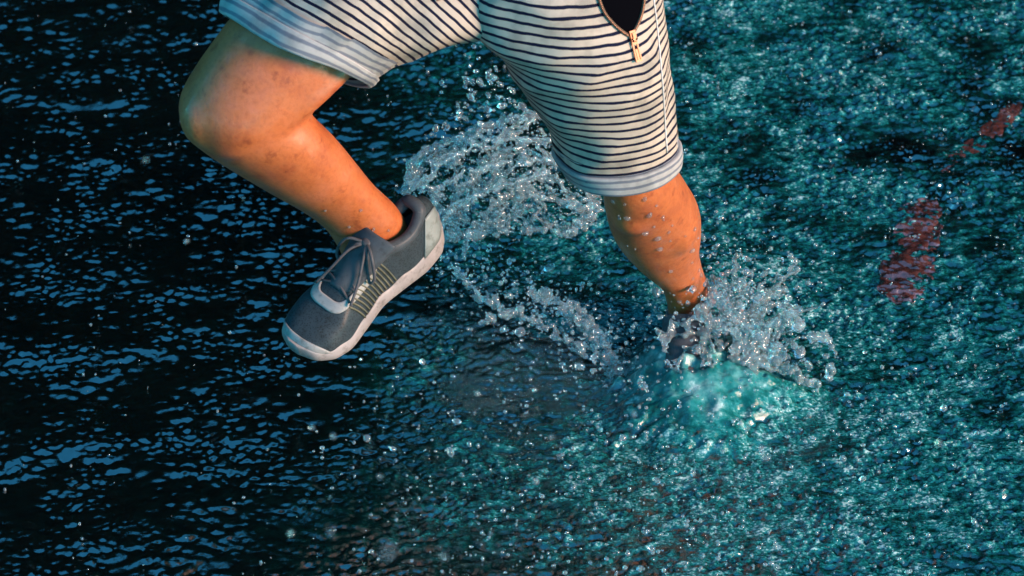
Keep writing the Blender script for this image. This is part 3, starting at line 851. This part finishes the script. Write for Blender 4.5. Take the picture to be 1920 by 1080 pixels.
# ------------------------------------------------------------------ splashes
u_ = lambda px: px / S / 1.0
def v3(p): return np.array(p)
def in_poly(x, y, poly):
    c = False; n = len(poly)
    for i in range(n):
        (x0, y0), (x1, y1) = poly[i], poly[(i + 1) % n]
        if (y0 > y) != (y1 > y) and x < (x1 - x0) * (y - y0) / (y1 - y0) + x0: c = not c
    return c
def lattice(poly, dfun, sp, rmin, rmax, hole, seed, link_p=.7, jd=10, film=0):
    r = random.Random(seed); pts = []
    xs_ = [p[0] for p in poly]; ys_ = [p[1] for p in poly]
    y = min(ys_)
    while y < max(ys_):
        x = min(xs_)
        while x < max(xs_):
            a, b = x + r.uniform(-.5, .5) * sp, y + r.uniform(-.5, .5) * sp
            ja, jb = 20 * mnoise.noise(Vector((a / 24, b / 24, seed))), 20 * mnoise.noise(Vector((a / 24, b / 24, seed + 7)))
            if in_poly(a + ja, b + jb, poly) and mnoise.noise(Vector((a / 32 + seed, b / 26, 0))) > hole: pts.append((a, b, dfun(a, b) + r.gauss(0, jd)))
            x += sp
        y += sp
    caps = []
    for i, p in enumerate(pts):
        q0 = v3(P(*p)); rr_ = r.uniform(rmin, rmax) * (.8 if r.random() > .10 else 1.4); caps.append((q0, q0, rr_ / S, rr_ / S))
        for q in pts[i + 1:]:
            if abs(q[0] - p[0]) < sp * 1.5 and abs(q[1] - p[1]) < sp * 1.5 and r.random() < link_p:
                caps.append((q0, v3(P(*q)), r.uniform(rmin, rmax) * .62 / S, r.uniform(rmin, rmax) * .62 / S))
    if film:
        for i, p in enumerate(pts):
            nb_ = [q for q in pts if q is not p and abs(q[0] - p[0]) < sp * 1.5 and abs(q[1] - p[1]) < sp * 1.5]
            if len(nb_) < 2 or r.random() > film: continue
            q1, q2 = r.sample(nb_, 2); a0, a1, a2 = [v3(P(*k)) for k in (p, q1, q2)]
            for t in np.linspace(0, 1, 7): caps.append((a0, a1 + (a2 - a1) * t, 2.1 / S, 1.7 / S))
    return caps
def rope(path, r0, r1, n, jit, seed, bead=.3, gap=0):
    r = random.Random(seed); p = catmull(np.array(path, float), n, False); caps = []; last = None
    for i, q in enumerate(p):
        if gap and mnoise.noise(Vector((i * .23, seed * 1.7, 0))) > gap: last = None; continue
        q = q + np.array([r.gauss(0, jit), r.gauss(0, jit), r.gauss(0, jit)])
        w_ = v3(P(*q)); rad = r.uniform(r0, r1) * (1.5 if r.random() < bead else 1) / S
        if last is not None: caps.append((last[0], w_, last[1] * .8, rad * .8))
        caps.append((w_, w_, rad, rad)); last = (w_, rad)
    return caps
SA = lambda x, y: -120 + (x - 930) * .12 + (y - 330) * .35
polyA = [(765, 345), (790, 290), (850, 262), (920, 240), (1000, 215), (1030, 260), (1052, 330), (1130, 372), (1118, 420), (1065, 432), (950, 436), (840, 446), (800, 420)]
caps = lattice(polyA, SA, 14, 3.0, 6.2, -.10, 5, .55, 12, .5)
caps += lattice(polyA, lambda x, y: SA(x, y) + 45, 19, 3.2, 7.5, .0, 9, .5, 20)
caps += rope([(760, 356, -110), (772, 318, -112), (792, 288, -115), (830, 268, -118), (868, 262, -120), (900, 240, -125), (950, 228, -125), (1005, 212, -125)], 4.0, 7.5, 64, 2.5, 3)
caps += rope([(760, 360, -100), (775, 330, -100), (800, 300, -102), (835, 285, -104), (872, 272, -110)], 3.5, 6.5, 40, 3, 31)
caps += rope([(830, 442, -80), (880, 436, -82), (940, 432, -85), (1000, 430, -88), (1050, 432, -90), (1072, 436, -92), (1090, 415, -95), (1118, 405, -100)], 3, 7, 60, 4, 4, .3, .16)
caps += rope([(900, 300, -120), (950, 345, -110), (1010, 370, -105), (1090, 385, -100), (1128, 392, -98)], 3, 6, 50, 4, 14)
for k, (ox, oy, sc2) in enumerate(((22, 30, .92), (40, 62, .86), (62, 92, .78), (20, 110, .9), (85, 40, .7), (110, 105, .66))):
    base_p = [(760, 356), (772, 318), (800, 285), (850, 263), (900, 240), (960, 226), (1020, 222)]
    caps += rope([(760 + ox + (x - 760) * sc2 * 1.05, y + oy + (k % 3) * 6 + 10 * math.sin(x * .02 + k), SA(x, y) - 30 + 12 * k) for x, y in base_p], 2.2, 5.0, 46, 3.2, 300 + k, .22)
sA = iso_blobs('water_splash', caps, .00135, SPLASH)
tag(sA, 'wide curling sheet of splashed water hanging between the two legs', 'splash', 'splashes of water')

# burst round the planted shoe
caps = []; r = random.Random(77)
for k in range(40):
    a = r.uniform(-2.2, .55)                     # round the shoe, mostly behind and to the image right
    hgt2 = r.uniform(.03, .15) * (1 if -1.7 < a < .3 else .55); out = r.uniform(.015, .07)
    b0 = Vector((ank.x + .030 + .040 * math.cos(a), ank.y - .03 - .06 * math.sin(a), 0.0))
    dirn = Vector((math.cos(a) + .35 + r.gauss(0, .2), -.55 * math.sin(a) + r.gauss(0, .2), 0))
    p0 = b0; p1 = b0 + dirn * out * .45 + Vector((0, 0, hgt2 * .7)); p2 = b0 + dirn * out + Vector((r.gauss(0, .012), r.gauss(0, .012), hgt2))
    pth = catmull(np.array([p0, p1, p2]), 10, False); cut = r.randint(4, 9)
    ra, rb = r.uniform(.0022, .0050), r.uniform(.0012, .0022)
    for i in range(9):
        if i >= cut and r.random() < .6: continue
        t0, t1 = i / 9, (i + 1) / 9
        pth[i + 1] += np.array([r.gauss(0, .0022) for _ in range(3)])
        w0, w1 = ra + (rb - ra) * t0, (ra + (rb - ra) * t1) * r.uniform(.7, 1.5)
        caps.append((pth[i], pth[i + 1], w0, w1))
    caps.append((pth[-1], pth[-1], rb * r.uniform(1.5, 2.6), rb * 1.8))
polyB = [(1290, 470), (1345, 462), (1400, 500), (1420, 560), (1450, 640), (1440, 690), (1340, 700), (1300, 660), (1318, 590)]
caps += lattice(polyB, lambda x, y: -300 + (700 - y) * .15, 15, 3.0, 6.5, .04, 15, .5, 16, .55)
polyF = [(1315, 560), (1350, 540), (1400, 590), (1435, 660), (1420, 700), (1340, 700), (1305, 650)]
caps += lattice(polyF, lambda x, y: -318 + (700 - y) * .12, 7.5, 5.6, 7.0, -.12, 25, .3, 2.0)
polyS = [(1232, 590), (1330, 590), (1345, 700), (1245, 700)]
caps += lattice(polyS, lambda x, y: -345 + (700 - y) * .35, 12, 2.6, 5.0, -.22, 27, .6, 6, .7)
sB = iso_blobs('water_splash', caps, .00135, SPLASH, torn=.30)
tag(sB, 'tall burst of splashed water thrown up around the planted shoe', 'splash', 'splashes of water')

# broken rope of water left of the planted shoe
caps = rope([(900, 600, -205), (940, 590, -210), (985, 572, -215), (1020, 545, -215), (1040, 580, -218), (1075, 590, -222), (1105, 625, -228), (1135, 655, -235), (1155, 690, -240), (1165, 705, -245)], 3, 6.5, 76, 4, 51, .3, .2)
caps += rope([(1060, 572, -215), (1085, 575, -215), (1112, 612, -222), (1130, 640, -230), (1150, 668, -235), (1158, 690, -240)], 3, 6, 46, 3, 52, .3, .2)
caps += rope([(1080, 645, -225), (1105, 650, -228), (1135, 672, -235), (1150, 690, -240)], 2, 4, 30, 2, 53)
caps += rope([(1150, 700, -250), (1170, 705, -250), (1195, 690, -252), (1212, 684, -255), (1235, 690, -262), (1262, 688, -270)], 5, 9, 22, 1.5, 54, .4)
caps += lattice([(1070, 585), (1110, 600), (1160, 660), (1160, 695), (1110, 660)], lambda x, y: -228, 11, 2.6, 4.6, -.25, 55, .6, 8, .5)
caps += lattice([(955, 560), (1010, 540), (1060, 570), (1050, 600), (960, 600)], lambda x, y: -214, 15, 3, 6, -.05, 56, .4, 10)
caps += rope([(1150, 700, -250), (1158, 725, -252), (1172, 742, -254)], 3, 5.5, 10, 3, 57)
caps += rope([(1000, 545, -212), (1040, 560, -214), (1080, 600, -220), (1120, 640, -228), (1160, 680, -240)], 2.2, 4.6, 44, 5, 59, .3, .2)
caps += lattice([(1040, 560), (1100, 580), (1165, 665), (1170, 705), (1080, 640)], lambda x, y: -224, 14, 2.4, 5.0, -.05, 66, .5, 10, .5)
sC = iso_blobs('water_splash', caps, .0014, SPLASH)
tag(sC, 'thin broken rope of splashed water trailing left of the planted shoe', 'splash', 'splashes of water')

caps = rope([(850, 500, -190), (880, 535, -195), (905, 560, -200), (940, 575, -205), (985, 600, -212), (1020, 612, -216), (1060, 640, -222), (1100, 668, -230)], 2.4, 5.2, 60, 5, 58, .3)
sE = iso_blobs('water_splash', caps, .0014, SPLASH)
tag(sE, 'loose string of water flung off below the heel of the raised shoe', 'splash', 'splashes of water')

# looping bead chain right of the planted shoe
caps = rope([(1415, 668, -300), (1450, 672, -300), (1478, 668, -300), (1500, 650, -302), (1530, 632, -305), (1552, 640, -305), (1562, 665, -302), (1556, 690, -300), (1550, 712, -298), (1520, 722, -296), (1498, 708, -296), (1490, 692, -296), (1460, 694, -294), (1430, 682, -294)], 3.4, 7, 80, 3, 61, .3, .12)
caps += rope([(1455, 630, -300), (1468, 604, -300), (1482, 586, -300), (1492, 600, -300), (1500, 620, -300)], 5, 8, 14, 3, 62, .3)
caps += rope([(1420, 600, -300), (1425, 625, -300), (1440, 650, -300), (1470, 665, -300)], 5, 8, 14, 4, 63, .3)
sD = iso_blobs('water_splash', caps, .0014, SPLASH)
tag(sD, 'looping chain of water beads flung out right of the planted shoe', 'splash', 'splashes of water')

# ------------------------------------------------------------------ drops
protos = []
for k in range(8):
    bm = bmesh.new(); bmesh.ops.create_icosphere(bm, subdivisions=3, radius=1)
    sx, sy, sz = random.uniform(.8, 1.1), random.uniform(.8, 1.1), random.uniform(.85, 1.45)
    for v in bm.verts:
        h = 1 + .16 * mnoise.noise(v.co * 1.1 + Vector((k * 9, 0, 0)))
        v.co = Vector((v.co.x * sx * h, v.co.y * sy * h, v.co.z * sz * h))
    me = bpy.data.meshes.new('water_drop'); bm.to_mesh(me); bm.free(); me.shade_smooth(); me.materials.append(DROP); protos.append(me)
beads = []
for q in protos:
    q = q.copy(); q.materials.clear(); q.materials.append(BEAD); beads.append(q)
nd_ = 0
def drop(p, r, label, group, flat=None):  # flat: normal of the surface it clings to
    global nd_
    o = bpy.data.objects.new('water_drop', random.choice(protos if flat is None else beads)); col.objects.link(o)
    o.location = p; o.rotation_euler = (random.uniform(0, 6), random.uniform(0, 6), random.uniform(0, 6)); o.scale = (r, r, r)
    if flat is not None:
        o.rotation_euler = flat.to_track_quat('Z', 'Y').to_euler(); o.scale = (r, r, r * .6)
    tag(o, label, 'water drop', group); nd_ += 1
def size(r): return 'tiny' if r < 4 else 'small' if r < 6 else 'large'
def cloud(n, f, rlo, rhi, label, group):
    for _ in range(n):
        px, py, d = f(); q = random.random()**2.2; rad = rlo + (rhi - rlo) * q
        drop(P(px, py, d), rad / S, label(px, py, rad), group)
def f_above():
    while True:
        x = random.gauss(905, 55); y = random.uniform(85, 260)
        if x < 890 + (y - 70) * .75 and x > 790: return x, y, random.uniform(-190, -60)
cloud(60, f_above, 3, 8, lambda x, y, r: f"{size(r)} clear drop flying {'near the crotch of the shorts' if y < 130 else 'beside the striped right-hand cuff side' if x > 930 else 'just over the arching top of the wide splash' if y > 200 else 'high above the wide splash'}".replace('right-hand cuff side', 'cloth of the planted thigh'), 'drops above the wide splash')
def f_right():
    a = random.uniform(-2.9, .5); rad = abs(random.gauss(0, 1)) * 85 + 40
    return 1370 + math.cos(a) * rad, 590 + math.sin(a) * rad * .9, random.uniform(-380, -220)
cloud(75, f_right, 3.5, 10, lambda x, y, r: f"{size(r)} clear drop {'thrown up beside the bare planted calf' if y < 480 else 'in front of the planted ankle' if x < 1340 else 'thrown out beyond the looping bead chain' if x > 1500 else 'over the middle of the burst' if y < 600 else 'just over the foaming mound at the shoe'}", 'drops round the burst')
for (x, y, r_) in ((1480, 588, 11), (1455, 605, 9), (1497, 612, 10), (1440, 610, 8), (1422, 628, 10), (1516, 684, 7), (1388, 575, 9), (1380, 600, 8), (1400, 610, 7), (1548, 668, 6), (1500, 660, 10), (1305, 655, 8)):
    drop(P(x, y, -330), r_ / S, 'big glassy drop riding on the looping bead chain beside the burst' if x > 1410 else 'big glassy drop in the thick of the burst beside the planted shoe', 'drops round the burst')
def f_mid():
    return random.uniform(940, 1250), random.uniform(465, 760), random.uniform(-330, -180)
cloud(70, f_mid, 3, 9, lambda x, y, r: f"{size(r)} clear drop {'below the planted shin, above the broken rope of water' if y < 560 else 'among the strands of the broken rope of water' if y < 690 and x < 1180 else 'beside the tongue of the planted shoe' if y < 690 else 'low in front of the broken rope of water'}", 'drops left of the planted shoe')
def f_low():
    while True:
        x = random.uniform(420, 1900); y = random.uniform(600, 1075)
        if random.random() < (x - 300) / 1100 + .15: break
    g = -(540 - y) * -1 / math.tan(PITCH)
    g = (540 - y) / math.tan(PITCH)
    return x, y, g - random.uniform(30, 800)
cloud(56, f_low, 3, 7, lambda x, y, r: f"{size(r)} stray drop {'over the dark calm water near the raised toe' if x < 760 else 'over the teal water in front of the foaming mound' if x < 1400 else 'over the bright broken water below the red lump'}", 'stray drops in front')
for (x, y, D, r_) in ((728, 1035, 2.7, 3.4), (832, 1044, 3.6, 2.6), (1050, 855, 4.3, 2.8), (1436, 858, 4.2, 3.6), (1428, 840, 4.3, 2.6), (625, 818, 4.2, 2.6), (585, 802, 4.4, 2.8), (350, 452, 4.5, 2.6), (712, 893, 4.2, 2.3), (272, 300, 4.0, 2.4), (1034, 820, 4.2, 2.6), (895, 738, 4.3, 2.4), (1188, 776, 4.4, 3), (1760, 830, 4.2, 3), (1400, 802, 4.5, 3), (545, 1000, 3.8, 2.6), (620, 998, 3.7, 2.3), (920, 1000, 4.5, 2)):
    drop(P(x, y, (D - D0) * S), r_ / 1000 * .8, 'blurred drop close to the camera, ' + (
        'the largest pale disc low in the view' if x == 728 else 'low beside the largest blurred disc' if x in (832, 620, 545) else 'over the dark water by the raised knee' if x in (272, 350) else
        'in front of the teal water under the mound' if x in (1436, 1428, 1400, 1188) else 'over the bright water under the red lump' if x == 1760 else 'over the dark water beneath the raised toe' if x < 720 else 'over the middle of the water between the shoes'), 'blurred drops nearer the camera')
# drops on wet skin and cloth
sk = 0; tries = 0
while sk < 34 and tries < 2000:
    tries += 1
    x, y = random.uniform(1135, 1335), random.uniform(365, 590)
    h = onto(bvh_body, x, y, .0004)
    if h is None: continue
    drop(h[0], random.choice((2.5, 3, 3.5, 4, 5, 6.5)) / S, 'water bead clinging to the skin of the planted leg', 'beads on the planted leg', h[1]); sk += 1
for (x, y) in ((728, 432), (676, 394), (655, 425), (700, 430), (610, 395), (690, 462)):
    h = onto(bvh_body, x, y, .0004)
    if h: drop(h[0], random.choice((3, 4)) / S, 'water bead clinging to the skin of the raised ankle', 'beads on the raised ankle', h[1])

# fine spray: too many to count
def spray(name, n, f, rlo, rhi, label):
    bm = bmesh.new(); bmesh.ops.create_icosphere(bm, subdivisions=2, radius=1)
    bv = np.array([v.co[:] for v in bm.verts]); bf = np.array([[v.index for v in q.verts] for q in bm.faces]); bm.free()
    VV, FF = [], []
    for i in range(n):
        q = f(); p = np.array(q[:]); r_ = (rlo + (rhi - rlo) * random.random()**2.5) / S
        FF.append(bf + len(bv) * i); VV.append(bv * r_ * rng.uniform(.75, 1.3, 3) + p)
    V_, F_ = np.concatenate(VV), np.concatenate(FF)
    me = bpy.data.meshes.new(name); me.vertices.add(len(V_)); me.vertices.foreach_set('co', V_.astype(np.float32).ravel())
    me.loops.add(F_.size); me.loops.foreach_set('vertex_index', F_.astype(np.int32).ravel())
    me.polygons.add(len(F_)); me.polygons.foreach_set('loop_start', np.arange(0, F_.size, 3, dtype=np.int32)); me.update(calc_edges=True)
    return tag(link(name, me, SPLASH), label, 'spray', kind='stuff')
def s_between():
    while True:
        x, y = random.uniform(755, 1130), random.uniform(90, 450)
        if in_poly(x, y, polyA) or (random.random() < .25 and x < 900 + (y - 70) * .6 and x > 1050 - y * 1.0): return P(x, y, SA(x, y) + random.gauss(10, 40))
spray('water_spray', 2400, s_between, .8, 3.4, 'fine spray of tiny drops filling the gap between the legs')
def s_burst():
    a = random.uniform(-3.1, .6); rad = abs(random.gauss(0, 90))
    return P(1365 + math.cos(a) * rad * 1.1, 620 + math.sin(a) * rad * 1.2, random.uniform(-380, -180))
spray('water_spray', 1700, s_burst, .8, 3.4, 'fine spray of tiny drops round the planted shoe')
def s_trail():
    t = random.random(); return P(830 + 400 * t + random.gauss(0, 45), 480 + 220 * t + random.gauss(0, 48), -190 - 60 * t + random.gauss(0, 40))
spray('water_spray', 900, s_trail, 1.2, 4.2, 'fine spray of tiny drops trailing from the raised shoe to the planted shoe')
def s_front():
    x = random.triangular(500, 1900, 1300); y = random.uniform(680, 1078)
    return P(x, y, (540 - y) / math.tan(PITCH) - random.uniform(10, 260))
spray('water_spray', 900, s_front, 1.0, 4.0, 'fine spray of tiny drops hanging over the water in front of the runner')
def s_all():
    while True:
        x, y = random.uniform(-.75, .75), random.uniform(-.75, .75)
        if random.random() < .10 + .9 * float(sm(np.array(x), -.4, .35)): return Vector((x, y, zwater(x, y) + random.random()**2 * .05))
spray('water_spray', 2800, s_all, .9, 3.4, 'fine spray of tiny drops skipping over the broken water surface')
print('drops', nd_)
